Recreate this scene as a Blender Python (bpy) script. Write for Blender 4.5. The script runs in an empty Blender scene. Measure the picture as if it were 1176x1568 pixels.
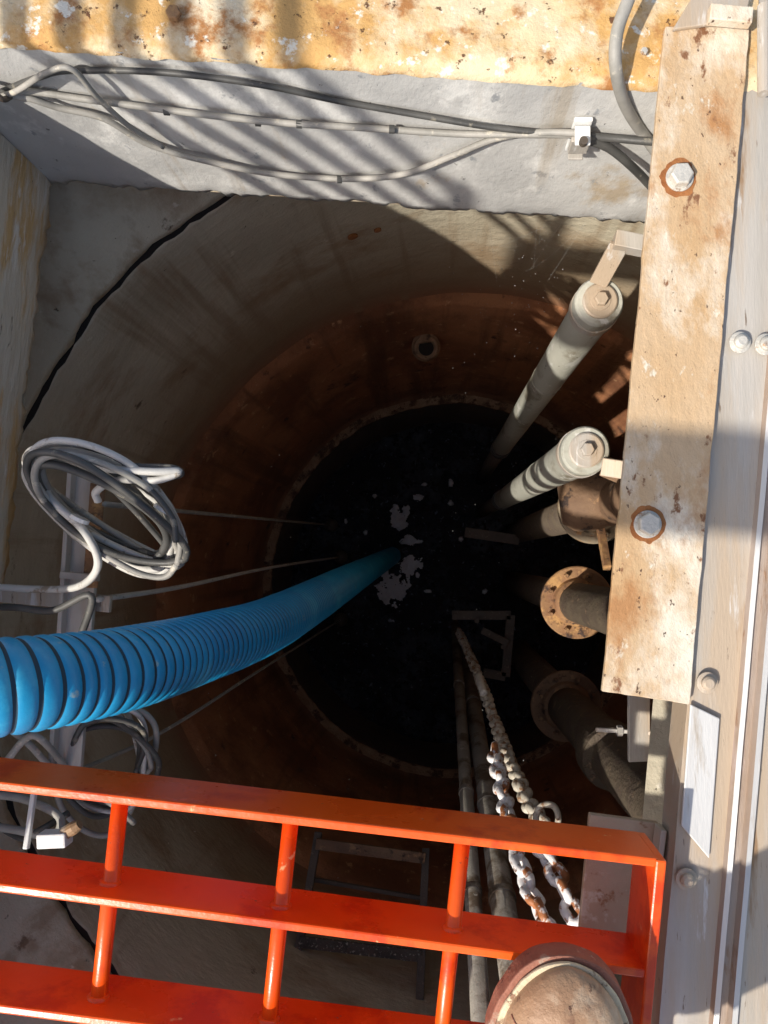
import bpy, bmesh, math, random
from mathutils import Vector, noise, Matrix
random.seed(7)
F=1178.0
# survey grid: metres, origin below the camera, z=0 = deck; d = distance below the eye (eye at z=1)
def W(u,v,d): return Vector(((u-665)*d/F,(855-v)*d/F,1-d))

# ------------------------------------------------------------------ materials
def M(name,c1,c2,scale=6,rough=.7,metal=0,bump=.4,bscale=70,spots=(),stretch=(1,1,1),lo=.35,hi=.65,spec=.5,bdist=.004,streak=None,zgrad=()):
    m=bpy.data.materials.new(name); m.use_nodes=True
    n=m.node_tree.nodes; l=m.node_tree.links
    b=n['Principled BSDF']
    b.inputs['Metallic'].default_value=metal
    b.inputs['Specular IOR Level'].default_value=spec
    tc=n.new('ShaderNodeTexCoord'); mp=n.new('ShaderNodeMapping'); mp.inputs['Scale'].default_value=stretch
    l.new(tc.outputs['Object'],mp.inputs['Vector'])
    def nz(s,det=6,r=.6,off=0,src=None):
        t=n.new('ShaderNodeTexNoise'); t.inputs['Scale'].default_value=s; t.inputs['Detail'].default_value=det
        t.inputs['Roughness'].default_value=r
        m2=n.new('ShaderNodeVectorMath'); m2.operation='ADD'; m2.inputs[1].default_value=(off,off*.7,off*1.3)
        l.new((src or mp).outputs[0],m2.inputs[0]); l.new(m2.outputs[0],t.inputs['Vector'])
        return t
    def ramp(out,a,bb,ca=(0,0,0,1),cb=(1,1,1,1)):
        r=n.new('ShaderNodeValToRGB'); e=r.color_ramp.elements
        e[0].position=a; e[1].position=bb; e[0].color=ca; e[1].color=cb
        l.new(out,r.inputs['Fac']); return r
    def mix(fac,col,sc):
        mx=n.new('ShaderNodeMix'); mx.data_type='RGBA'
        l.new(fac,mx.inputs[0]); l.new(col,mx.inputs[6]); mx.inputs[7].default_value=(*sc,1)
        return mx.outputs[2]
    t=nz(scale)
    col=ramp(t.outputs['Fac'],lo,hi,(*c1,1),(*c2,1)).outputs['Color']
    last=None
    for i,(sc,ss,thr,soft) in enumerate(spots):
        t2=nz(ss,7,.65,off=3.1*(i+1))
        fac=ramp(t2.outputs['Fac'],thr,min(1,thr+soft)).outputs['Color']
        col=mix(fac,col,sc); last=fac
    for i,(z0,z1,sc,amt) in enumerate(zgrad):   # tint that builds up with depth
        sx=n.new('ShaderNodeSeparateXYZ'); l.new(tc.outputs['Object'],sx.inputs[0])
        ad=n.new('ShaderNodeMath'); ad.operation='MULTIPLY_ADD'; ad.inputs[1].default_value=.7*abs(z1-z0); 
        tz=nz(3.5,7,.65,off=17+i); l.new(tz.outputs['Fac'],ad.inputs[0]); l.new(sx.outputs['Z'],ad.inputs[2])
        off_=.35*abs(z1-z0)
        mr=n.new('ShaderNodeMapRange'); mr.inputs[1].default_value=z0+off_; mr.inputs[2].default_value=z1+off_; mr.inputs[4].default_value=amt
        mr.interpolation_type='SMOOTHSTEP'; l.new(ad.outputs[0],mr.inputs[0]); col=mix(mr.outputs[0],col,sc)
    if streak:
        sc,thr,soft,amt=streak
        m3=n.new('ShaderNodeMapping'); m3.inputs['Scale'].default_value=(7,7,.45); l.new(tc.outputs['Object'],m3.inputs['Vector'])
        t3=nz(1.6,6,.6,off=11,src=m3); fac=ramp(t3.outputs['Fac'],thr,thr+soft,(0,0,0,1),(amt,amt,amt,1)).outputs['Color']
        col=mix(fac,col,sc)
    l.new(col,b.inputs['Base Color'])
    rr=n.new('ShaderNodeMapRange'); rr.inputs[3].default_value=max(0,rough-.12); rr.inputs[4].default_value=min(1,rough+.15)
    l.new(t.outputs['Fac'],rr.inputs[0]); l.new(rr.outputs[0],b.inputs['Roughness'])
    if bump>0:
        bt=nz(bscale,8,.65,off=5)
        bp=n.new('ShaderNodeBump'); bp.inputs['Strength'].default_value=bump; bp.inputs['Distance'].default_value=bdist
        h=bt.outputs['Fac']
        if last is not None:
            ad=n.new('ShaderNodeMath'); ad.operation='MULTIPLY_ADD'; ad.inputs[1].default_value=.35
            l.new(last,ad.inputs[0]); l.new(h,ad.inputs[2]); h=ad.outputs[0]
        l.new(h,bp.inputs['Height']); l.new(bp.outputs[0],b.inputs['Normal'])
    return m
rust_cream=M('rusted_cream_paint',(.66,.50,.28),(.72,.62,.45),5,.75,bump=.9,bscale=60,
  spots=[((.55,.32,.11),7,.46,.12),((.38,.17,.055),16,.53,.10),((.74,.70,.60),30,.59,.05),((.14,.06,.025),50,.62,.04)])
rust_plate=M('rusted_plate',(.52,.38,.24),(.47,.30,.15),7,.7,bump=.7,bscale=80,
  spots=[((.68,.61,.50),6,.51,.12),((.38,.19,.075),11,.54,.12),((.64,.58,.47),45,.61,.07),((.20,.09,.04),34,.61,.05),((.10,.05,.03),90,.65,.03)],stretch=(1,.6,1))
stain=M('rust_stain',(.24,.08,.02),(.36,.15,.05),30,.85,bump=.8)
gray_wall=M('painted_grey_concrete',(.48,.475,.46),(.60,.59,.565),5,.7,bump=.7,bscale=24,
  spots=[((.72,.71,.68),9,.54,.08),((.46,.38,.28),6,.60,.08),((.32,.33,.34),22,.62,.05),((.16,.15,.14),60,.685,.03)],stretch=(1,1,.7),bdist=.005,streak=((.40,.33,.24),.58,.08,.6))
tan_wall=M('tan_concrete',(.58,.50,.37),(.69,.63,.52),5,.85,bump=1,bscale=30,
  spots=[((.62,.42,.20),5,.51,.08),((.75,.71,.63),14,.56,.06),((.26,.20,.13),32,.65,.05)],stretch=(1,.5,2.2),bdist=.007)
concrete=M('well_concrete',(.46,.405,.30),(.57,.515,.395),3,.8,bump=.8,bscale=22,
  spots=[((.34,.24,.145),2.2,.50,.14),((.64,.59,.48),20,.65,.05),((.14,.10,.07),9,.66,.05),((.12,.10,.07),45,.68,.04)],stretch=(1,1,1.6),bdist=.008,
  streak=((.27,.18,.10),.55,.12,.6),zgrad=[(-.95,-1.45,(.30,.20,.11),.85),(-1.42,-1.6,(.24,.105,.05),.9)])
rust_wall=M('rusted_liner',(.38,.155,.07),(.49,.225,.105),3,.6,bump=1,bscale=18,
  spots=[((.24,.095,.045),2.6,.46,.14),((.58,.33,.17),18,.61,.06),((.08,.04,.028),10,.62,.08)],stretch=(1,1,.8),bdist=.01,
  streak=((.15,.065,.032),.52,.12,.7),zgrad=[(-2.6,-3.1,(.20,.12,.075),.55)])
ledge_m=M('ledge_crust',(.36,.22,.13),(.50,.34,.21),12,.7,bump=1,bscale=25,spots=[((.15,.085,.055),14,.50,.08)],bdist=.012)
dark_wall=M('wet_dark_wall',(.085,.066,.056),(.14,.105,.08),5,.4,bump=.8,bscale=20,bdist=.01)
recess=M('joint_dark',(.012,.010,.009),(.02,.015,.012),5,.9,bump=0)
galv=M('galvanised_steel',(.40,.37,.325),(.50,.465,.42),7,.5,metal=.1,bump=.25,bscale=120,
  spots=[((.46,.36,.26),3.5,.46,.14),((.31,.19,.10),9,.58,.08),((.62,.60,.57),18,.60,.06),((.20,.15,.11),60,.65,.04)],stretch=(2.5,.3,1))
alu=M('dull_aluminium',(.54,.53,.51),(.64,.63,.61),6,.42,metal=.15,bump=.2,bscale=140,spots=[((.42,.36,.29),12,.57,.08)],stretch=(2,.3,1))
stainstrip=M('stained_channel',(.40,.34,.30),(.35,.25,.18),8,.6,metal=.1,bump=.5,bscale=90,
  spots=[((.54,.44,.42),6,.56,.08),((.26,.14,.07),14,.57,.07)],stretch=(2,.35,1))
boltm=M('zinc_bolt',(.52,.49,.43),(.62,.59,.53),25,.45,metal=.3,bump=.4,bscale=160,spots=[((.36,.20,.10),40,.55,.08)])
polem=M('pole_grey_plastic',(.40,.40,.34),(.50,.49,.42),5,.5,bump=.4,bscale=60,
  spots=[((.25,.22,.16),9,.53,.10),((.58,.57,.52),22,.60,.05),((.15,.13,.09),40,.65,.04)],stretch=(1,1,.5),zgrad=[(-1.4,-2.6,(.20,.18,.14),.5)])
poledk=M('pole_band_dark',(.03,.03,.03),(.06,.055,.045),10,.5,bump=.2)
rustpipe=M('rusted_pipe',(.24,.12,.06),(.36,.20,.09),12,.75,bump=1,bscale=60,
  spots=[((.50,.28,.11),18,.54,.07),((.07,.04,.03),22,.54,.08)])
darkflange=M('shaded_flange',(.15,.085,.05),(.23,.14,.08),12,.75,bump=1,bscale=50,spots=[((.34,.20,.10),18,.57,.07),((.04,.025,.02),22,.56,.08)])  # darker copy of the rusted pipe, with shade put into its colour
darkpipe=M('encrusted_dark_pipe',(.085,.06,.045),(.13,.10,.065),14,.7,bump=1.0,bscale=45,spots=[((.24,.16,.10),30,.60,.05)],bdist=.01)
darksteel=M('dark_corroded_steel',(.075,.06,.047),(.11,.085,.065),12,.6,bump=.7,bscale=60,spots=[((.20,.15,.11),60,.6,.05)])
railm=M('guide_rail',(.25,.23,.195),(.34,.31,.265),9,.5,metal=.1,bump=.6,spots=[((.12,.085,.055),10,.50,.10),((.42,.39,.34),30,.62,.04)])
orange=M('orange_paint',(.80,.085,.006),(.90,.125,.012),4,.28,bump=.3,bscale=50,
  spots=[((.66,.055,.006),10,.52,.1),((.88,.45,.20),16,.66,.03),((.30,.12,.06),40,.68,.03)],bdist=.002)
blue=M('blue_hose_pvc',(.008,.23,.47),(.014,.30,.55),14,.33,bump=.15,bscale=100,spots=[((.05,.38,.60),9,.56,.1),((.24,.38,.44),38,.63,.06)])
bluedk=M('hose_groove',(.006,.025,.04),(.01,.04,.07),10,.6,bump=0)
cablem=M('grey_cable',(.26,.25,.225),(.38,.36,.325),20,.55,bump=.3,spots=[((.52,.48,.40),35,.58,.06)])
cablelt=M('pale_cable',(.50,.49,.46),(.60,.58,.54),20,.55,bump=.3,spots=[((.30,.25,.19),30,.57,.06)])
cabledk=M('dark_cable',(.05,.05,.048),(.10,.097,.09),15,.5,bump=.2,spots=[((.22,.20,.16),35,.60,.06)])
whitem=M('white_plastic',(.68,.68,.66),(.8,.8,.78),20,.5,bump=.2,spots=[((.4,.3,.2),30,.64,.05)])
chainm=M('chain_white_rust',(.76,.74,.73),(.86,.84,.83),25,.5,bump=.5,bscale=150,spots=[((.38,.14,.05),20,.525,.04),((.14,.07,.045),34,.62,.05)])
chainpale=M('chain_pale_grime',(.46,.41,.33),(.60,.55,.46),25,.6,bump=.5,spots=[((.26,.14,.07),26,.53,.07)])
tanplate=M('tan_plate',(.40,.28,.18),(.48,.36,.25),8,.7,bump=.5,spots=[((.56,.48,.38),14,.58,.06),((.30,.15,.07),22,.60,.05)])
glint_foam=M('sky_glint_foam',(.85,.87,.91),(.94,.96,.98),30,.5,bump=1,bscale=60,bdist=.02)  # white scum colour that paints bright sky reflections on the water
leather=M('tan_leather',(.34,.19,.105),(.46,.29,.175),8,.5,bump=.9,bscale=110,spots=[((.60,.47,.34),9,.50,.14),((.20,.09,.05),14,.58,.10),((.13,.06,.035),45,.64,.05)],bdist=.002)
welt=M('boot_welt',(.56,.42,.27),(.68,.56,.38),30,.7,bump=.8,spots=[((.28,.15,.09),40,.56,.06)])
solem=M('boot_sole',(.24,.075,.045),(.34,.14,.09),15,.7,bump=.8,spots=[((.42,.32,.24),26,.56,.08),((.09,.04,.03),20,.6,.06)])
denim=M('work_trousers',(.06,.07,.09),(.09,.10,.13),40,.9,bump=.5,bscale=300)
web=M('spider_silk',(.4,.4,.38),(.5,.5,.48),40,.6,bump=0)
groundm=M('ground_concrete',(.32,.30,.26),(.42,.40,.35),2,.85,bump=.6,bscale=30,spots=[((.24,.2,.16),5,.6,.1)])
water=M('black_wastewater',(.018,.020,.025),(.034,.039,.049),3,.14,bump=1.0,bscale=12,
  spots=[((.085,.10,.125),3.2,.50,.18),((.012,.013,.016),17,.50,.10),((.17,.20,.25),30,.62,.07),((.40,.44,.50),55,.71,.03)],bdist=.08,spec=1)  # pale blue-grey spots paint glints into the water colour

# ------------------------------------------------------------------ helpers
def empty(name,loc=(0,0,0)):
    e=bpy.data.objects.new(name,None); e.empty_display_size=.1
    bpy.context.collection.objects.link(e); return e
def obj(name,verts,faces,mats,parent=None,smooth=False,mi=None,bevel=0):
    me=bpy.data.meshes.new(name); me.from_pydata([tuple(v) for v in verts],[],faces)
    if not isinstance(mats,(list,tuple)): mats=[mats]
    for m in mats: me.materials.append(m)
    if mi is not None:
        for p,i in zip(me.polygons,mi): p.material_index=i
    bm=bmesh.new(); bm.from_mesh(me); bmesh.ops.recalc_face_normals(bm,faces=bm.faces); bm.to_mesh(me); bm.free()
    if smooth:
        for p in me.polygons: p.use_smooth=True
    o=bpy.data.objects.new(name,me); bpy.context.collection.objects.link(o)
    if parent: o.parent=parent
    if bevel:
        b=o.modifiers.new('b','BEVEL'); b.width=bevel; b.segments=2; b.limit_method='ANGLE'
    return o
def catmull(pts,n=10):
    P=[Vector(p) for p in pts]; P=[P[0]*2-P[1]]+P+[P[-1]*2-P[-2]]; out=[]
    for i in range(1,len(P)-2):
        for k in range(n):
            t=k/n; a,b,c,d=P[i-1:i+3]
            out.append(.5*((2*b)+(c-a)*t+(2*a-5*b+4*c-d)*t*t+(3*b-a-3*c+d)*t**3))
    out.append(P[-2]); return out
def frames(P,closed=False):
    n=len(P); T=[]
    for i in range(n):
        a=P[(i-1)%n] if closed or i>0 else P[0]; b=P[(i+1)%n] if closed or i<n-1 else P[-1]
        T.append((b-a).normalized())
    up=Vector((0,0,1)) if abs(T[0].z)<.9 else Vector((0,1,0))
    N=(up-T[0]*up.dot(T[0])).normalized(); out=[]
    for t in T:
        N=(N-t*N.dot(t)).normalized(); out.append((t,N,t.cross(N)))
    return out
def sweepdata(P,r,seg=10,closed=False,v0=0):
    fr=frames(P,closed); V=[];Fc=[]
    for i,(p,(t,N,B)) in enumerate(zip(P,fr)):
        rr=r[i] if isinstance(r,(list,tuple)) else r
        for k in range(seg):
            a=2*math.pi*k/seg; V.append(p+(N*math.cos(a)+B*math.sin(a))*rr)
    n=len(P)
    for i in range(n if closed else n-1):
        for k in range(seg):
            j=(i+1)%n
            Fc.append((v0+i*seg+k,v0+i*seg+(k+1)%seg,v0+j*seg+(k+1)%seg,v0+j*seg+k))
    if not closed:
        Fc.append(tuple(v0+k for k in range(seg))[::-1]); Fc.append(tuple(v0+(n-1)*seg+k for k in range(seg)))
    return V,Fc
def tube(name,pts,r,mat,parent=None,seg=10,n=8,smoothpath=True):
    P=catmull(pts,n) if smoothpath and len(pts)>2 else [Vector(p) for p in pts]
    V,Fc=sweepdata(P,r,seg); return obj(name,V,Fc,mat,parent,True)
def lathe(name,o,axis,prof,mat,parent=None,seg=40,smooth=False,ph=0,bevel=0):
    z=Vector(axis).normalized(); x=z.orthogonal().normalized(); y=z.cross(x); V=[];Fc=[]; o=Vector(o)
    for r,h in prof:
        for k in range(seg):
            a=2*math.pi*k/seg+ph; V.append(o+z*h+(x*math.cos(a)+y*math.sin(a))*r)
    for i in range(len(prof)-1):
        for k in range(seg): Fc.append((i*seg+k,i*seg+(k+1)%seg,(i+1)*seg+(k+1)%seg,(i+1)*seg+k))
    Fc.append(tuple(range(seg))[::-1]); Fc.append(tuple((len(prof)-1)*seg+k for k in range(seg)))
    return obj(name,V,Fc,mat,parent,smooth,bevel=bevel)
def prism(name,poly,z0,z1,mat,parent=None,bevel=.0015):
    n=len(poly); V=[(p[0],p[1],z0) for p in poly]+[(p[0],p[1],z1) for p in poly]
    Fc=[tuple(range(n))[::-1],tuple(range(n,2*n))]+[(i,(i+1)%n,n+(i+1)%n,n+i) for i in range(n)]
    return obj(name,V,Fc,mat,parent,bevel=bevel)
def bar(name,p0,p1,w,h,mat,parent=None,up=(0,0,1),bevel=.0015):
    p0=Vector(p0);p1=Vector(p1);t=(p1-p0).normalized();up=Vector(up)
    s=t.cross(up).normalized(); u=s.cross(t)
    V=[p+s*a*w/2+u*b*h/2 for p in (p0,p1) for a,b in ((-1,-1),(1,-1),(1,1),(-1,1))]
    Fc=[(0,1,2,3),(7,6,5,4)]+[(i,(i+1)%4,4+(i+1)%4,4+i) for i in range(4)]
    return obj(name,V,Fc,mat,parent,bevel=bevel)
def hexbolt(name,p,r,parent,wash=None,mat=boltm,ph=.2,h=.01):
    if wash: lathe(name+'_washer',p,(0,0,1),[(wash,0),(wash,.003)],mat,parent,32,bevel=.0006)
    lathe(name+'_head',Vector(p)+Vector((0,0,.003)),(0,0,1),[(r,0),(r,h*.8),(r*.86,h)],mat,parent,6,ph=ph,bevel=.0008)

# ------------------------------------------------------------------ ground and opening
TL=Vector((-.693,.681,0)); TR=Vector((.47,.602,0)); BR=Vector((.30,-1.25,0)); BL=Vector((-.921,-1.25,0))
o4=[(-60,60),(60,60),(60,-60),(-60,-60)]; i4=[TL,TR,BR,BL]
V=[(x,y,-.012) for x,y in o4]+[(p.x,p.y,-.012) for p in i4]
obj('ground',V,[(i,(i+1)%4,4+(i+1)%4,4+i) for i in range(4)],groundm)

shaft=empty('concrete_wet_well')
def wall(name,p0,p1,z0,z1,mat,nu=160,nv=24,amp=.003,inward=(0,-1,0)):
    V=[];Fc=[];inw=Vector(inward)
    for j in range(nv+1):
        for i in range(nu+1):
            p=p0.lerp(p1,i/nu); z=z0+(z1-z0)*j/nv
            q=Vector((p.x,p.y,z)); a=noise.fractal(q*7,1,2,4)*amp
            if j==nv:  q.z+=noise.fractal(q*28,1,2,4)*.010
            e=max(0,(j-nv+3)/3); a-= e*e*(.004+abs(noise.fractal(q*22+Vector((5,5,5)),1,2,4))*.012)
            V.append(q+inw*a)
    for j in range(nv):
        for i in range(nu):
            a=j*(nu+1)+i; Fc.append((a,a+1,a+nu+2,a+nu+1))
    b=len(V)  # underside return
    for i in range(nu+1):
        q=V[nv*(nu+1)+i]; V.append(Vector(q)-inw*.25)
    for i in range(nu): Fc.append((nv*(nu+1)+i,nv*(nu+1)+i+1,b+i+1,b+i))
    o=obj(name,V,Fc,mat,shaft,True); return o
wall('collar_wall_back',TL+Vector((-.01,.0007,0)),TR,-.004,-.407,gray_wall)
wall('collar_wall_left',BL,TL,-.004,-.407,tan_wall,nu=220,inward=(1,-.1,0))
wall('collar_wall_right',TR,BR,-.012,-.14,concrete,nv=6,inward=(-1,0,0))
wall('collar_wall_front',BR,BL,-.012,-.407,tan_wall,nv=10,inward=(0,1,0))
V=[(x,y,-.409) for x,y in [(-1.6,1.5),(1.8,1.5),(1.8,-1.8),(-1.6,-1.8)]]+[(p.x+dx,p.y+dy,-.409) for p,dx,dy in [(TL,-.01,.01),(TR,.01,.01),(BR,.01,-.01),(BL,-.01,-.01)]]
obj('slab_underside',V,[(i,(i+1)%4,4+(i+1)%4,4+i) for i in range(4)],concrete,shaft)
C=Vector((.107,-.15,0))
prof=[(1.30,-.395,0),(1.06,-.585,0),(1.052,-.598,1),(1.09,-.604,2),(1.09,-.610,2),(1.052,-.618,1),(1.05,-.626,0)]
prof+=[(1.05,-.63-i*.097,0) for i in range(1,10)]
prof+=[(1.048,-1.6,0),(1.026,-1.63,0)]+[(1.02,-1.66-i*.144,0) for i in range(0,10)]+[(1.02,-3.10,0),(.985,-3.118,0),(.98,-3.14,0),(.98,-4.0,0)]
seg=300;V=[];Fc=[];mi=[]
for i,(r,z,k) in enumerate(prof):
    for s in range(seg):
        a=2*math.pi*s/seg; d=Vector((math.cos(a),math.sin(a),0))
        zz=z; rr=r
        if 2<=i<=5:
            w=.9+noise.fractal(d*22,1,2,4)*1.0
            zz=-.608+(z+.608)*max(.12,w)+noise.fractal(d*5,1,2,5)*.022+noise.fractal(d*40,1,2,3)*.003
        if i in(1,6): zz+=noise.fractal(d*5,1,2,5)*.022
        if z<-.7: rr+=noise.fractal(Vector((d.x*4,d.y*4,z*4)),1,2,4)*.006
        if -3.2<z<-3.05: rr+=noise.fractal(d*18,1,2,4)*.006
        V.append(C+d*rr+Vector((0,0,zz)))
for i in range(len(prof)-1):
    m=0
    if i in(2,3,4): m=4
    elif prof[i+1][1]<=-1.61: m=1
    if prof[i+1][1]<=-3.112: m=2
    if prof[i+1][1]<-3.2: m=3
    for s in range(seg):
        Fc.append((i*seg+s,i*seg+(s+1)%seg,(i+1)*seg+(s+1)%seg,(i+1)*seg+s)); mi.append(m)
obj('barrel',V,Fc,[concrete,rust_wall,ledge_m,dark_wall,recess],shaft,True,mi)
def onwall(u,v,R):
    a=Vector(((u-665)/F,(855-v)/F)); c=Vector((C.x,C.y))
    A=a.dot(a);B=-2*a.dot(c);Cc=c.dot(c)-R*R
    return W(u,v,(-B+math.sqrt(B*B-4*A*Cc))/(2*A))
for i,(u,v,s) in enumerate([(540,362,.014),(578,352,.010)]):
    p=onwall(u,v,1.047); nrm=(Vector((C.x,C.y,p.z))-p).normalized()
    lathe('tie_hole_%d'%i,p,nrm,[(s,-.01),(s,.003),(s*.6,.005)],stain,shaft,12)
fit=empty('pipe_stub_fitting')
p=onwall(650,517,1.018); nrm=(Vector((C.x,C.y,p.z))-p).normalized()
stub=M('stub_rust',(.22,.13,.07),(.33,.21,.12),15,.7,bump=1,spots=[((.09,.05,.03),22,.54,.07)])
lathe('root',p-nrm*.02,nrm,[(.045,0),(.045,.05)],stub,fit,28)
nn=(nrm*.6+Vector((0,0,1))).normalized()
c=p+nrm*.035
lathe('stub',c,nn,[(.045,-.05),(.054,-.01),(.056,.012),(.050,.018)],stub,fit,32)
lathe('rim',c,nn,[(.050,.0182),(.046,.024),(.034,.024),(.030,.0184)],stub,fit,32,True)
lathe('bore',c,nn,[(.029,.01),(.029,.0252)],recess,fit,24)

# ------------------------------------------------------------------ water
V=[];Fc=[];nr=110;ns=260
V.append(Vector((C.x,C.y,-3.71)))
for i in range(1,nr+1):
    for s in range(ns):
        a=2*math.pi*s/ns; q=Vector((C.x+math.cos(a)*1.0*i/nr,C.y+math.sin(a)*1.0*i/nr,0))
        V.append(Vector((q.x,q.y,-3.71+noise.fractal(q*7,1,2,4)*.012+max(0,noise.noise(q*26+Vector((3,3,3))))**2*.035)))
for s in range(ns): Fc.append((0,1+s,1+(s+1)%ns))
for i in range(nr-1):
    for s in range(ns): Fc.append((1+i*ns+s,1+i*ns+(s+1)%ns,1+(i+1)*ns+(s+1)%ns,1+(i+1)*ns+s))
obj('water',V,Fc,water,None,True)
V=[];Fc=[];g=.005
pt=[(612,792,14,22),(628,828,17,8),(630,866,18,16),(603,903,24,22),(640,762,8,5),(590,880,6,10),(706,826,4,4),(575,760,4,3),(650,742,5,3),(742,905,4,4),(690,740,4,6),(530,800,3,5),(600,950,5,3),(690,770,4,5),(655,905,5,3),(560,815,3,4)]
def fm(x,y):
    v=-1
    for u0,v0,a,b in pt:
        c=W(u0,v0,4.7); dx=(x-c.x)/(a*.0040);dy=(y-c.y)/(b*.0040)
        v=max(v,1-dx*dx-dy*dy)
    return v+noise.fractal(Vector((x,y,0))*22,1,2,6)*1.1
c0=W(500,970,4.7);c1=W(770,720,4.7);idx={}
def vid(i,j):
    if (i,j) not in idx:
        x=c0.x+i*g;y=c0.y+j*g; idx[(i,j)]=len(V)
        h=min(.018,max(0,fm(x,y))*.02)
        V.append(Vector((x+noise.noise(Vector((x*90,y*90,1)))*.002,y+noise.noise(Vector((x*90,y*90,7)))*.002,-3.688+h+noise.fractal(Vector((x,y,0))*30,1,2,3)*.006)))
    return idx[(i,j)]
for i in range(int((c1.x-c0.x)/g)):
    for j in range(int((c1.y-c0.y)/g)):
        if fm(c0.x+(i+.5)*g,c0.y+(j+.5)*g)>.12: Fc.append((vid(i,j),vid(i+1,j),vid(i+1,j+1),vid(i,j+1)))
obj('sky_reflection_scum',V,Fc,glint_foam,None,True)  # patches stand in for the sky mirrored in the water

# ------------------------------------------------------------------ back frame (rusted)
def yb(x): return .681-.0677*(x+.693)
bf=empty('rusted_steel_frame')
nx=240;ny=30;V=[];Fc=[]
for j in range(ny+1):
    for i in range(nx+1):
        x=-1.3+1.72*i/nx; t=j/ny; y=yb(x)-.003+t*.38
        q=Vector((x,y,0)); z=.004+noise.fractal(q*25,1,2,5)*.0026
        if j==0: z=-.010; y+=noise.fractal(q*30,1,2,4)*.004
        elif j==1: y=yb(x)-.001+noise.fractal(q*30,1,2,4)*.004; z-=.002
        V.append(Vector((x,y,z)))
for j in range(ny):
    for i in range(nx):
        a=j*(nx+1)+i; Fc.append((a,a+1,a+nx+2,a+nx+1))
obj('plate',V,Fc,rust_cream,bf,True)
hexbolt('bolt',W(268,25,.994),.010,bf,mat=rustpipe,h=.007)
hexbolt('bolt_b',W(985,82,.994),.005,bf,mat=boltm,h=.004)

# ------------------------------------------------------------------ right-hand frame
rf=empty('hatch_frame')
L0=W(1146,45,1);L1=W(1055,1075,1); dl=(L1-L0).normalized(); A=L0-dl*.4; B=L1+dl*1.2; nr_=Vector((-dl.y,dl.x,0))
prof=[(-.002,-.06),(-.002,.000),(.062,.000),(.064,.010),(.070,.012),(.073,.003),(.083,.003),(.086,.014),(.093,.014),(.096,.002),(.40,.002)]
mis=[0,0,1,2,1,1,1,2,1,0]
V=[];Fc=[];mi=[];N=60
for k in range(N+1):
    p=A.lerp(B,k/N)
    for o_,z in prof: V.append(p+nr_*(o_+noise.noise(Vector((p.y*9,3,o_*20)))*.0008)+Vector((0,0,z+noise.noise(Vector((p.y*4,o_*9,0)))*.0012)))
for k in range(N):
    for j in range(len(prof)-1):
        a=k*len(prof)+j; Fc.append((a,a+1,a+1+len(prof),a+len(prof))); mi.append(mis[j])
obj('galvanised_channel',V,Fc,[galv,stainstrip,alu],rf,False,mi)
prism('lip_strip',[W(1057,1078,.993),W(1102,1100,.993),W(1086,1315,.993),W(1043,1264,.993)],.004,.008,alu,rf)
for i,(u,v) in enumerate([(1132,525),(1171,528),(1082,1045),(1050,1345)]):
    p=W(u,v,.995); lathe('carriage_bolt_%d'%i,p,(0,0,1),[(.014,0),(.014,.003),(.009,.004),(.009,.009),(.006,.012)],boltm if i<2 else galv,rf,20,bevel=.0005)
rp=empty('rusted_cover_plate')
poly=[W(1018,42,.985),W(1148,42,.985),W(1055,1078,.985),W(922,1058,.985)]
out=[]
for i in range(4):
    a=poly[i];b=poly[(i+1)%4]; n_=70 if i%2 else 14
    for k in range(n_):
        q=a.lerp(b,k/n_); out.append(q+Vector((noise.fractal(q*30,1,2,5)*.0014,noise.fractal(q*30+Vector((9,0,0)),1,2,5)*.0014,0)))
prism('plate',out,.007,.016,rust_plate,rp,bevel=.001)
for i,(u,v) in enumerate([(1040,273),(991,803)]):
    p=W(u,v,.984); q=[]
    for k in range(60):
        a=2*math.pi*k/60; rr=.0235+.0045*noise.fractal(Vector((math.cos(a)*1.5,math.sin(a)*1.5,i*5)),1,2,4); q.append((p.x+rr*math.cos(a),p.y+rr*math.sin(a)))
    prism('rust_bloom_%d'%i,q,.0155,.0164,stain,rp,bevel=0)
    hexbolt('hex_bolt_%d'%i,Vector((p.x,p.y,.0164)),.0150,rp,wash=.0178,ph=.3+i*.5,h=.012)
hg=empty('hinge_bracket')
prism('leaf',[W(1060,-5,.975),W(1150,-8,.975),W(1140,36,.975),W(1085,36,.975),W(1030,44,.975)],.018,.024,galv,hg)
bar('knuckle',W(1085,22,.965),W(1150,28,.965),.02,.014,rust_plate,hg)
lathe('pin',W(1170,70,.96),(0,1,0),[(.008,-.06),(.008,.05)],galv,hg,16)

# ------------------------------------------------------------------ cables on back wall
def wp(u,v,off=.01):
    k=(.681-.0469-off)/((855-v)+.0677*(u-665)); return W(u,v,k*F)
cb=empty('cable_run')
runs=[([(-60,170),(0,142),(60,118),(110,108),(250,111),(400,130),(520,155),(650,178),(760,196),(890,209)],.0042,cabledk,.010),
([(-60,165),(0,150),(40,140),(130,152),(300,174),(430,188),(560,196),(700,205),(800,206),(890,206)],.0048,cablem,.012),
([(-50,150),(30,148),(90,165),(160,182),(230,222),(330,250),(430,268),(540,274),(620,266),(690,240),(760,212),(830,203),(890,204)],.0050,cablem,.014),
([(-40,158),(20,142),(70,112),(110,106),(150,150),(200,195),(250,225)],.004,cablem,.020)]
for i,(pts,r,m,off) in enumerate(runs): tube('cable_%d'%i,[wp(u,v,off+ .003*math.sin(j*1.7)) for j,(u,v) in enumerate(pts)],r,m,cb,8)
tube('cable_right_a',[wp(890,208,.014),wp(940,212,.014),wp(1000,217,.02),wp(1080,222,.02)],.0055,cabledk,cb,8)
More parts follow.
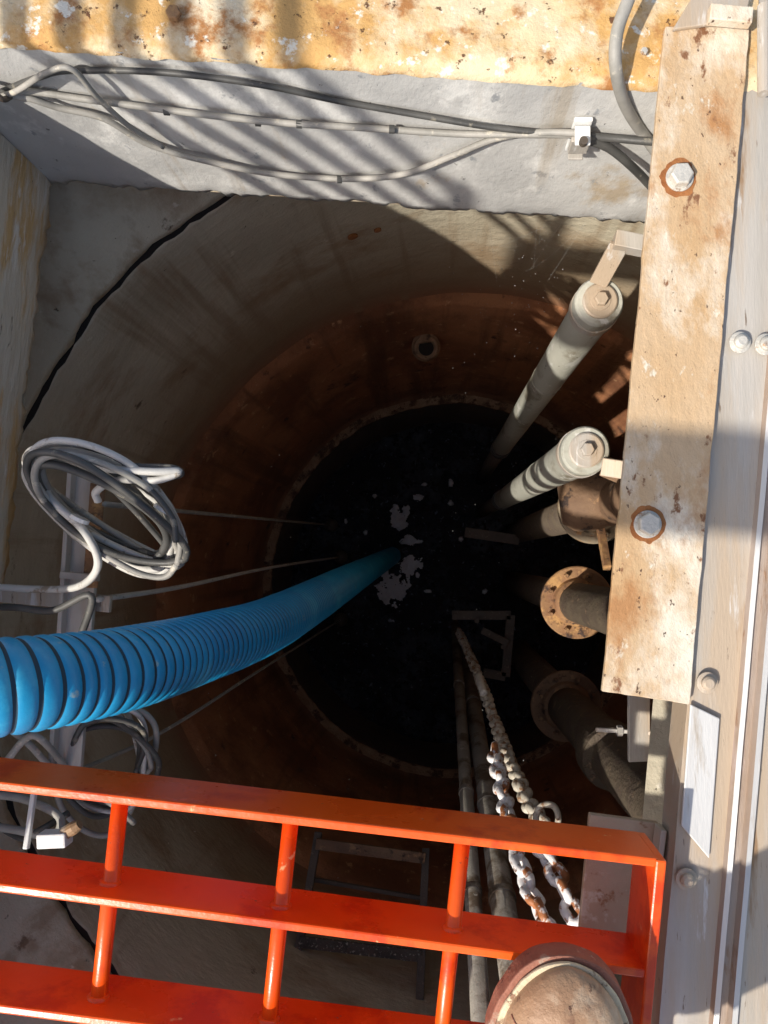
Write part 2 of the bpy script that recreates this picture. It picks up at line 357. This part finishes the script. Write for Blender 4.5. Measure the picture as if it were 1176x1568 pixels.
tube('cable_right_b',[wp(900,214,.02),wp(935,228,.02),wp(975,262,.03),wp(1010,300,.03)],.0065,cabledk,cb,8)
for i,(u,v) in enumerate([(255,170),(600,198),(458,190),(520,275),(395,187)]):
    lathe('tie_%d'%i,wp(u,v,.013),(1,.0,-.1),[(.0060,-.004),(.0060,.004)],cabledk,cb,10)
pc=empty('power_cable')
tube('cable',[W(985,-60,.93),W(962,0,.94),W(945,50,.95),(W(943,105,.97)),W(957,160,1.03),W(985,205,1.1),W(1030,260,1.15),W(1100,300,1.2)],.0080,cablem,pc,12)
cl=empty('cable_clamp')
p=wp(888,200,.006)
bar('back',p+Vector((0,0,.03)),p+Vector((0,0,-.05)),.026,.006,whitem,cl,up=(0,-1,0))
bar('strap',p+Vector((-.014,-.018,-.006)),p+Vector((.014,-.018,-.006)),.034,.008,galv,cl,up=(0,-1,0))
bar('foot',p+Vector((0,-.005,.02)),p+Vector((0,-.032,.02)),.022,.004,whitem,cl)
bar('foot_b',p+Vector((0,-.005,-.035)),p+Vector((0,-.024,-.035)),.022,.004,galv,cl)
lathe('screw',p+Vector((0,-.03,.022)),(0,0,1),[(.006,0),(.006,.008)],darksteel,cl,12)
hk=empty('cable_hook')
tube('hook',[wp(-25,120,.0),wp(-10,140,.03),wp(5,152,.035),wp(15,148,.02)],.004,darksteel,hk)

# ------------------------------------------------------------------ poles
def pole(top,bot,low,arm0,arm1):
    e=empty('guide_pole'); top=Vector(top);bot=Vector(bot);ax=(top-bot).normalized()
    V,Fc=sweepdata([bot.lerp(top,k/30) for k in range(31)],.0430,32); obj('tube',V,Fc,polem,e,True)
    lathe('cap_rim',top,ax,[(.0465,-.035),(.0465,-.004),(.043,.002),(.034,.002)],polem,e,40,bevel=.001)
    lathe('cap_disc',top,ax,[(.033,.0),(.033,.007),(.030,.009)],galv,e,36)
    hexbolt('cap_bolt',top+ax*.008,.0135,e,wash=.019,h=.012,mat=galv)
    lathe('collar_a',bot,ax,[(.047,0),(.047,.05)],poledk,e,28); lathe('collar_b',bot,ax,[(.047,.09),(.047,.12)],poledk,e,28)
    lathe('joint',bot.lerp(top,.7),ax,[(.0440,0),(.0440,.006)],polem,e,28)
    tube('lower_tube',[bot,Vector(low)],.036,darksteel,e,18,smoothpath=False)
    bar('bracket_arm',arm0,arm1,.034,.009,galv,e,up=(0,-.3,1))
    lathe('bracket_ring',top-ax*.05,ax,[(.048,-.012),(.048,.012)],galv,e,36)
    return e
t1=W(918,462,1.45)
e=pole(t1,W(766,688,3.7),W(735,735,4.74),t1+Vector((-.005,.03,.012)),W(948,375,1.36))
bar('bracket_head',W(940,368,1.36),W(990,378,1.36),.028,.03,galv,e)
t2=W(897,690,1.45)
e=pole(t2,W(768,766,3.7),W(735,785,4.74),t2+Vector((.03,-.03,-.0)),W(1010,728,1.42))
bar('bracket_cheek',W(925,714,1.47),W(952,725,1.45),.04,.006,darkflange,e)

# ------------------------------------------------------------------ discharge pipes
def flange(e,p,ax,R,pr,h=.022,m=rustpipe,nb=8):
    lathe('flange',p,ax,[(R*.96,0),(R,.003),(R,h),(R*.97,h+.003),(pr*1.25,h+.003),(pr*1.15,h+.02),(pr,h+.03)],m,e,48)
    z=Vector(ax).normalized();x=z.orthogonal().normalized();y=z.cross(x)
    for k in range(nb):
        a=2*math.pi*(k+.5)/nb; q=Vector(p)+z*(h+.002)+(x*math.cos(a)+y*math.sin(a))*(R*.80)
        lathe('stud_%d'%k,q,z,[(R*.075,0),(R*.075,.014),(R*.05,.016),(R*.05,.024)],m,e,6)
def dpipe(p,R,pr,topz,m,fm_):
    e=empty('discharge_pipe'); p=Vector(p)
    flange(e,p,(0,0,1),R,pr,m=fm_)
    lathe('flange_lower',p+Vector((0,0,-.03)),(0,0,1),[(R*.93,0),(R*.93,.026)],darkpipe,e,40)
    top=Vector((p.x+.02,p.y,topz))
    tube('riser',[p+Vector((0,0,.02)),top-Vector((0,0,.15)),top,top+Vector((.10,.0,.07)),top+Vector((.5,.02,.08))],pr,m,e,28,n=12)
    tube('dropper',[p-Vector((0,0,.02)),Vector((p.x,p.y,-4.2))],pr,darkpipe,e,24,smoothpath=False)
    return e
e=dpipe(W(866,1080,3.0),.138,.078,-.62,darkpipe,darkflange)
lathe('coupling',Vector((.515,-.573,-1.25)),(0,0,1),[(.092,-.06),(.096,-.04),(.096,.04),(.092,.06)],darkpipe,e,32)
e=dpipe(W(882,922,2.6),.122,.066,-.85,darkpipe,rustpipe)
e=dpipe(W(908,778,2.25),.105,.06,-.75,darkflange,M('bronze_flange',(.27,.21,.14),(.36,.29,.2),10,.6,bump=.8,spots=[((.42,.23,.10),12,.54,.06),((.1,.07,.05),20,.6,.06)]))
lathe('valve_body',W(915,765,2.05),(1,.15,.15),[(.05,-.10),(.075,-.07),(.08,0),(.06,.06),(.09,.07),(.09,.09)],darkflange,e,28,True)
sb=empty('pipe_support_strut')
bar('channel',W(978,1060,1.5),W(978,1165,1.52),.042,.012,galv,sb)
bar('threaded_rod',W(912,1117,1.55),W(1012,1123,1.5),.008,.008,galv,sb)
for i,u in enumerate((945,998)): lathe('nut_%d'%i,W(u,1119+i*3,1.53),(1,0,0),[(.011,0),(.011,.010)],galv,sb,6)
bar('orange_edge',W(918,800,2.1),W(930,870,2.0),.02,.02,rustpipe,sb)

gb=empty('guide_rail_bracket')
P=[W(692,942,3.5),W(782,942,3.5),W(774,1036,3.5),W(740,1030,3.5)]
for i in range(3): bar('arm_%d'%i,P[i],P[i+1],.04,.02,darksteel,gb)
bar('arm_3',W(712,815,3.9),W(795,827,3.9),.05,.02,darksteel,gb)
bar('arm_4',W(738,965,3.45),W(778,985,3.45),.03,.02,darksteel,gb)
for i,(u,v) in enumerate([(697,945),(730,950),(770,990)]): lathe('bolt_%d'%i,W(u,v,3.47),(0,0,1),[(.012,0),(.012,.02)],darksteel,gb,6)
for a,b,r in [((697,955,3.9),(742,1640,1.42),.021),((712,990,3.8),(808,1640,1.35),.030)]:
    e=empty('pump_guide_rail'); p0=W(*a);p1=W(*b)
    tube('rail',[p0,p1],r,railm,e,20,smoothpath=False)
    ax=(p1-p0).normalized()
    for f in (.3,.62,.8): lathe('clip_%d'%(f*100),p0.lerp(p1,f),ax,[(r*1.12,0),(r*1.12,.02)],railm,e,20)

# ------------------------------------------------------------------ chains
def chain(name,pts,L,wd,wr,mat):
    P=catmull(pts,40); S=[0]
    for a,b in zip(P,P[1:]): S.append(S[-1]+(b-a).length)
    pitch=L-2.2*wr; n=int(S[-1]/pitch); V=[];Fc=[]; j=0
    for k in range(n):
        s=k*pitch
        while j<len(S)-2 and S[j+1]<s: j+=1
        p=P[j].lerp(P[j+1],(s-S[j])/max(1e-6,S[j+1]-S[j])); t=(P[j+1]-P[j]).normalized()
        t=(t+Vector((random.uniform(-.22,.22),random.uniform(-.22,.22),0))).normalized()
        x=t.orthogonal().normalized(); x=Matrix.Rotation((k%2)*math.pi/2+.6+k*.11+random.uniform(-.2,.2),3,t)@x
        R=wd/2-wr; H=L/2-wr-R; loop=[]
        for i in range(16):
            a=2*math.pi*i/16; loop.append(p+x*R*math.cos(a)+t*(R*math.sin(a)+(H if math.sin(a)>0 else -H)))
        v,f=sweepdata(loop,wr,8,True,len(V)); V+=v;Fc+=f
    return obj(name,V,Fc,mat,None,True)
chain('lifting_chain',[W(757,1150,2.0),W(768,1205,1.8),W(785,1280,1.62),W(806,1350,1.5),W(830,1405,1.42),W(850,1470,1.35)],.060,.045,.0092,chainm)
chain('lifting_chain',[W(815,1285,1.6),W(842,1320,1.52),W(862,1360,1.46),W(880,1405,1.42),W(886,1460,1.38)],.060,.045,.0092,chainm)
chain('lifting_chain',[W(703,968,3.7),W(722,1010,3.2),W(742,1060,2.75),W(765,1125,2.35),W(792,1190,2.0),W(815,1240,1.82),W(838,1262,1.72)],.052,.044,.0105,chainpale)
sh=empty('shackle')
c=W(838,1250,1.66)
tube('bow',[c+Vector(q) for q in [(-.02,-.03,0),(-.024,0,.0),(-.012,.024,.004),(.012,.024,.004),(.024,0,0),(.02,-.03,0)]],.007,chainpale,sh,10)
tube('pin',[c+Vector((-.03,-.03,0)),c+Vector((.03,-.03,0))],.007,chainpale,sh,10,smoothpath=False)
tube('thimble_tail',[W(733,1035,2.8),W(737,1050,2.7),W(741,1062,2.65)],.014,M('rope_pale',(.7,.67,.6),(.8,.77,.7),60,.8),sh,8)

# ------------------------------------------------------------------ blue hose (true helical corrugation)
hp=[(-330,1085,.80),(-150,1070,.80),(0,1052,.845),(100,1040,.905),(200,1022,1.0),(300,995,1.19),(400,962,1.48),(470,926,1.88),(520,897,2.4),(560,874,3.2),(585,860,4.0),(602,850,4.80)]
P=catmull([W(*q) for q in hp],60); S=[0]
for a,b in zip(P,P[1:]): S.append(S[-1]+(b-a).length)
pitch=.0195; sub=10; sg=40; step=pitch/sub
fr0=frames(P)
Q=[];FQ=[];s=0;j=0; fine=step/4
while s<S[-1]-1e-4:
    while S[j+1]<s: j+=1
    f=(s-S[j])/(S[j+1]-S[j]+1e-9)
    Q.append(P[j].lerp(P[j+1],f)); FQ.append((fr0[j][1].lerp(fr0[j+1][1],f).normalized(),fr0[j][2].lerp(fr0[j+1][2],f).normalized())); s+=fine
nI=(len(Q)-1)//4-sub-1
V=[];Fc=[];mi=[]
prf=[.0508,.0526,.0538,.0544,.0547,.0548,.0547,.0544,.0538,.0526]
for i in range(nI):
    for k in range(sg):
        q=int(round((i+sub*k/sg)*4)); c=Q[q]; N,B=FQ[q]; a=2*math.pi*k/sg
        r=prf[i%sub]*(1+.012*noise.noise(c*9)); V.append(c+(N*math.cos(a)+B*math.sin(a))*r)
for i in range(nI-sub-1):
    for k in range(sg):
        if k<sg-1: Fc.append((i*sg+k,i*sg+k+1,(i+1)*sg+k+1,(i+1)*sg+k))
        else: Fc.append((i*sg+k,(i+sub)*sg,(i+sub+1)*sg,(i+1)*sg+k))
        mi.append(1 if i%sub in (0,sub-1) else 0)
obj('blue_suction_hose',V,Fc,[blue,bluedk],None,True,mi)

# ------------------------------------------------------------------ left bracket + coils
lb=empty('cable_bracket')
bar('channel',W(135,725,1.36),W(100,1180,1.36),.058,.012,galv,lb)
bar('channel_lip',W(112,725,1.35),W(82,1180,1.35),.008,.03,galv,lb)
bar('rust_face',W(150,740,1.345),W(138,900,1.345),.026,.004,rustpipe,lb)
bar('cross',W(-40,905,1.38),W(170,925,1.38),.03,.012,galv,lb)
bar('clip',W(95,880,1.335),W(150,885,1.335),.012,.02,galv,lb)
def coil(name,cx,cy,a,b,ang,d,n,r,mat,jit=1,tilt=.08,dk=3):
    e=empty(name)
    for i in range(n):
        pts=[]; ja=random.uniform(.84,1.07); jb_=random.uniform(.62,1.2); ox=random.uniform(-8,8)*jit; oy=random.uniform(-8,8)*jit; ph=random.uniform(0,6)
        for k in range(15):
            t=2*math.pi*k/14*1.0
            x=a*ja*math.cos(t)+5*jit*math.sin(3*t+ph); y=b*jb_*math.sin(t)+5*jit*math.cos(2*t+ph)
            u=cx+ox+x*math.cos(ang)-y*math.sin(ang); v=cy+oy+x*math.sin(ang)+y*math.cos(ang)
            pts.append(W(u,v,d+tilt*math.sin(t+1)+.006*(i-n/2)))
        tube('loop_%d'%i,pts,r*random.uniform(.8,1.1),(cabledk,mat,cablelt)[i%3],e,8)
    return e
e=coil('coiled_cable',162,778,142,52,math.radians(34),1.22,15,.0060,cablem,1.3)
tube('lead',[W(50,700,1.2),W(75,760,1.18),(W(130,815,1.2)),W(150,865,1.24),W(120,898,1.28),W(50,902,1.3),W(-60,895,1.3)],.0065,cablelt,e,8)
tube('loop_end',[W(75,690,1.16),W(150,715,1.14),W(230,722,1.14),W(274,722,1.15),W(240,735,1.15),W(180,735,1.16),W(148,752,1.17),W(150,768,1.18)],.006,cablelt,e,8)
tube('loop_end_b',[W(60,680,1.17),W(130,690,1.16),W(190,712,1.15),W(262,716,1.15),W(277,726,1.16),W(250,730,1.17),W(200,722,1.18)],.005,cabledk,e,8)
tube('loop_end_c',[W(75,700,1.17),W(100,678,1.16),W(150,690,1.15),W(215,735,1.15),W(262,790,1.16),W(270,830,1.17)],.005,cabledk,e,8)
tube('lead_b',[W(-60,930,1.3),W(20,930,1.28),W(80,935,1.27),W(140,912,1.25),W(120,985,1.3)],.006,cabledk,e,8)
for i,(u,v,dx,dy) in enumerate([(60,705,1,.8),(250,780,.6,-1),(122,795,-.5,1)]):
    lathe('tie_%d'%i,W(u,v,1.19),(dx,-dy,0),[(.015,-.003),(.015,.003)],whitem if i else cablem,e,14)
e=coil('coiled_cable',165,1165,70,85,.3,1.45,7,.006,cablem,1.5)
tube('lead_a',[W(20,1120,1.3),W(45,1140,1.3),W(95,1190,1.35),W(170,1230,1.4),W(205,1260,1.45)],.006,cablem,e)
tube('lead_b',[W(0,1180,1.3),(W(35,1135,1.28)),W(60,1130,1.28),W(100,1175,1.35),W(120,1210,1.4)],.006,cablem,e)
tube('lead_c',[W(-40,1215,1.3),W(30,1222,1.3),W(90,1250,1.3),W(80,1280,1.3),W(20,1270,1.3),W(-40,1262,1.3)],.007,cablem,e)
tube('lead_d',[W(-40,1240,1.34),W(30,1282,1.32),W(60,1272,1.3),W(105,1245,1.34)],.006,cabledk,e)
jb=empty('cable_gland_box')
bar('body',W(62,1285,1.26),W(106,1283,1.26),.024,.03,whitem,jb,bevel=.003)
bar('stem',W(52,1215,1.28),W(40,1300,1.26),.008,.01,whitem,jb)
lathe('gland',W(106,1272,1.26),(1,.6,0),[(.011,-.01),(.011,.01),(.008,.02)],galv,jb,12)
for nm,pts,r,m in [('float_switch_cable',[(160,772,1.3),(300,785,2.0),(430,797,3.0),(505,804,4.6)],.005,cablem),
 ('float_switch_cable',[(150,918,1.36),(280,898,1.9),(420,868,2.9),(520,853,4.6)],.0055,cablelt),
 ('float_switch_cable',[(95,1190,1.5),(250,1120,1.9),(400,1025,2.6),(520,950,4.6)],.005,cablem)]:
    e=empty(nm); tube('cable',[W(*q) for q in pts],r,m,e,6)
    lathe('float',W(*pts[-1])-Vector((0,0,.06)),(0,0,1),[(.02,-.05),(.04,-.02),(.04,.03),(.02,.06)],darksteel,e,16,True)

# ------------------------------------------------------------------ orange grate
og=empty('orange_safety_grate')
def gp(u,v,z): 
    p=W(u,v,.9); return Vector((p.x,p.y,z))
zc=.055;h=.09
rails=[((-120,1190),(1008,1322)),((-120,1344),(990,1492)),((-120,1530),(972,1672)),((-120,1720),(955,1850))]
for i,(a,b) in enumerate(rails): bar('flat_bar_%d'%i,gp(*a,zc),gp(*b,zc),.011,h,orange,og,bevel=.0025)
bar('end_bar',gp(1012,1316,zc+.001),gp(960,1860,zc+.001),.013,h+.004,orange,og,bevel=.0025)
def onr(r,u):
    (a,b),(c,d)=rails[r]; return b+(d-b)*(u-a)/(c-a)
for i,u0 in enumerate([-100,166,438,712]):
    us=[u0-k*19 for k in range(4)]
    p0=gp(us[0],onr(0,us[0]),.062); p1=gp(us[3],onr(3,us[3]),.062)
    tube('rod_%d'%i,[p0,p1],.0098,orange,og,20,smoothpath=False)
    for k in (1,2):
        c=gp(us[k],onr(k,us[k]),.062); ax=(p0-p1).normalized()
        lathe('weld_%d_%d'%(i,k),c,ax,[(.0105,-.010),(.0135,-.0065),(.0135,.0065),(.0105,.010)],orange,og,20,True)
sp=empty('grate_stop_plate')
prism('plate',[W(905,1250,1.05),W(1012,1264,1.05),W(985,1480,1.05),W(888,1440,1.05)],-.07,-.058,tanplate,sp)
bar('edge',W(1012,1266,1.04),W(985,1480,1.04),.008,.03,galv,sp)

# ------------------------------------------------------------------ access ladder in the gloom
ld=empty('access_ladder')
for i,(a,b) in enumerate([((488,1275,2.3),(425,1640,2.0)),((652,1300,2.3),(638,1640,2.0))]): bar('stile_%d'%i,W(*a),W(*b),.022,.03,darksteel,ld)
tread=M('grit_tread',(.06,.052,.043),(.11,.09,.075),20,.8,bump=1,spots=[((.50,.47,.40),130,.58,.04)])
for i,v in enumerate([1300,1450,1530,1610]):
    d=2.3-(v-1275)/365*.3-.02
    k=(v-1275)/365
    bar('rung_%d'%i,W(488-63*k,v-8,d),W(652-14*k,v+14,d),.032,.010,tread if i else darkflange,ld)
bar('brace',W(470,1345,2.3),W(645,1375,2.3),.012,.012,darksteel,ld)

# ------------------------------------------------------------------ cobwebs
cw=empty('cobweb')
V=[];Fc=[]
for i in range(10):
    a=W(random.uniform(690,900),random.uniform(338,352),1.42); b=W(random.uniform(720,860),random.uniform(380,500),random.uniform(1.6,2.1))
    m_=a.lerp(b,.5)+Vector((random.uniform(-.03,.03),random.uniform(-.03,.03),-.02))
    b=a.lerp(b,random.uniform(.3,1))
    v,f=sweepdata(catmull([a,m_ if random.random()<.3 else a.lerp(b,.5),b],4),.00009,4,v0=len(V)); V+=v;Fc+=f
obj('threads',V,Fc,web,cw)
V=[];Fc=[]
for i in range(200):
    if random.random()<.45: p=W(random.gauss(790,45),random.gauss(430,70),random.uniform(1.5,2.2))
    else: p=W(random.uniform(150,1000),random.uniform(1150,1560) if random.random()<.5 else random.uniform(500,1100),random.uniform(1.6,3))
    s=random.uniform(.0006,.0015); b0=len(V)
    for q in [(1,0,0),(-1,0,0),(0,1,0),(0,-1,0),(0,0,1),(0,0,-1)]: V.append(p+Vector(q)*s)
    for f in [(0,2,4),(2,1,4),(1,3,4),(3,0,4),(2,0,5),(1,2,5),(3,1,5),(0,3,5)]: Fc.append(tuple(b0+x for x in f))
obj('caught_debris',V,Fc,web,cw)

# ------------------------------------------------------------------ boot
bt=empty('work_boot')
toe=W(893,1492,.80); toe=Vector((toe.x,toe.y,0)); bd=Vector((-.10,-1,0)).normalized(); bs=Vector((1,-.10,0)).normalized(); BLn=.33
def hw(t):
    if t<.34: return .076*(1-(1-t/.34)**1.9)**.52
    if t<.7: return .076-.022*(t-.34)/.36
    if t<.88: return .054
    return .054*max(0,1-((t-.88)/.12)**2.2)**.5
ts=[0]+[.002+.996*(1-math.cos(math.pi*k/70))/2 for k in range(1,70)]+[1]
def lift(t): return .045*(1-t)**1.5
def outline(off,z0,z1,name,mat):
    V=[];ring=[]
    for t in ts: ring.append((t,1))
    for t in ts[::-1][1:-1]: ring.append((t,-1))
    for z in (z0,z1):
        for t,s in ring:
            c=toe+bd*(t*BLn+off*math.copysign(1,t-.5)*abs(math.cos(math.pi*t))**6)+bs*s*(hw(t)+off*min(1,hw(t)/.03))+bs*(-.012*(1-t)**2)
            c+=Vector((noise.noise(c*40),noise.noise(c*40+Vector((4,4,4))),0))*.0012
            V.append(c+Vector((0,0,z+lift(t))))
    m=len(ring);Fc=[tuple(range(m))[::-1],tuple(range(m,2*m))]+[(i,(i+1)%m,m+(i+1)%m,m+i) for i in range(m)]
    return obj(name,V,Fc,mat,bt,bevel=.002)
outline(.007,.103,.134,'sole',solem)
outline(.002,.134,.140,'welt',welt)
V=[];Fc=[];K=36
def up_pt(t,k,dz=0):
    w=max(.0005,hw(t)-.004); hh=(.046+.075*min(1,max(0,(t-.2)/.4)))*min(1,(hw(t)/.073))**1.0
    a=math.pi*k/K; ca=math.cos(a);sa=math.sin(a)
    x=w*math.copysign(abs(ca)**.85,ca); z=hh*abs(sa)**.9
    q=toe+bd*(t*BLn)+bs*(x-.012*(1-t)**2)+Vector((0,0,.139+lift(t)+z+dz))
    f=max(0,min(1,(t-.18)/.08))*max(0,min(1,(.6-t)/.1))
    q.z+=(.004*math.sin(t*95+ca*2.5+3*noise.noise(q*14))*f+.005*noise.fractal(q*13,1,2,4))*sa
    return q
for t in ts:
    for k in range(K+1): V.append(up_pt(t,k))
for i in range(len(ts)-1):
    for k in range(K): a=i*(K+1)+k; Fc.append((a,a+1,a+K+2,a+K+1))
obj('upper',V,Fc,leather,bt,True)
tube('toe_seam',[up_pt(.21-.05*(1-math.sin(math.pi*k/K)),k,.0003) for k in range(3,K-2)],.0010,solem,bt,6,n=2)
ank=toe+bd*BLn*.76
tube('shaft',[ank+Vector((0,0,.17)),ank+Vector((0,-.0,.26)),ank+Vector((0,-.02,.36))],.056,leather,bt,24)
tube('trouser_leg',[ank+Vector((0,-.01,.31)),ank+Vector((0,-.04,.42)),ank+Vector((0,-.12,.70))],.078,denim,bt,24)
for k in range(5):
    c=toe+bd*BLn*(.42+.05*k)+Vector((0,0,.262+.012*k+lift(.5)))
    tube('lace_%d'%k,[c-bs*.03,c+Vector((0,0,.006)),c+bs*.03],.0025,welt,bt,6)

# ------------------------------------------------------------------ things around that cast the shadows
gr=empty('guard_railing')
x0=-.95
for k in range(6): tube('rail_%d'%k,[(x0,-.25,.60+.105*k),(x0,.58,.60+.105*k)],.016,orange,gr,12,smoothpath=False)
for y in (-.25,.58): bar('post_%d'%(y>0),(x0,y,-.012),(x0,y,1.16),.03,.03,orange,gr,up=(0,1,0))
dv=empty('shadow_arm')  # made-up davit out of view, added to cast the cover plate's shadow band
bar('mast',(-1.4,-.62,-.012),(-1.4,-.62,1.3),.10,.10,galv,dv,up=(0,1,0),bevel=.006)
tube('arm',[(-1.4,-.62,1.24),(-.8,-.63,1.26),(-.28,-.66,1.24)],.058,galv,dv,20)
lathe('foot',(-1.4,-.62,-.012),(0,0,1),[(.16,0),(.16,.012)],galv,dv,32)

# ------------------------------------------------------------------ light
sd=Vector((.68,.60,-1.0)).normalized()
L=bpy.data.lights.new('sun','SUN'); L.energy=5; L.angle=math.radians(.8); L.color=(1,.94,.84)
lo=bpy.data.objects.new('sun',L); bpy.context.collection.objects.link(lo); lo.rotation_euler=sd.to_track_quat('-Z','Y').to_euler()
w=bpy.data.worlds.new('World'); bpy.context.scene.world=w; w.use_nodes=True
n=w.node_tree.nodes; sky=n.new('ShaderNodeTexSky'); sky.sky_type='NISHITA'; sky.sun_disc=False
sky.sun_elevation=math.asin(-sd.z); sky.sun_rotation=math.atan2(-sd.x,-sd.y)%(2*math.pi)
sky.dust_density=3; sky.air_density=1.2
w.node_tree.links.new(sky.outputs[0],n['Background'].inputs[0]); n['Background'].inputs[1].default_value=.15

cam=bpy.data.cameras.new('camera'); co=bpy.data.objects.new('camera',cam); bpy.context.collection.objects.link(co)
co.location=(0,0,1); cam.sensor_fit='VERTICAL'; cam.sensor_height=36; cam.lens=F/1568*36
cam.shift_x=-77/1568; cam.shift_y=71/1568; cam.clip_start=.01; cam.clip_end=300
sc=bpy.context.scene; sc.camera=co
sc.view_settings.view_transform='Standard'; sc.view_settings.look='None'; sc.view_settings.exposure=0
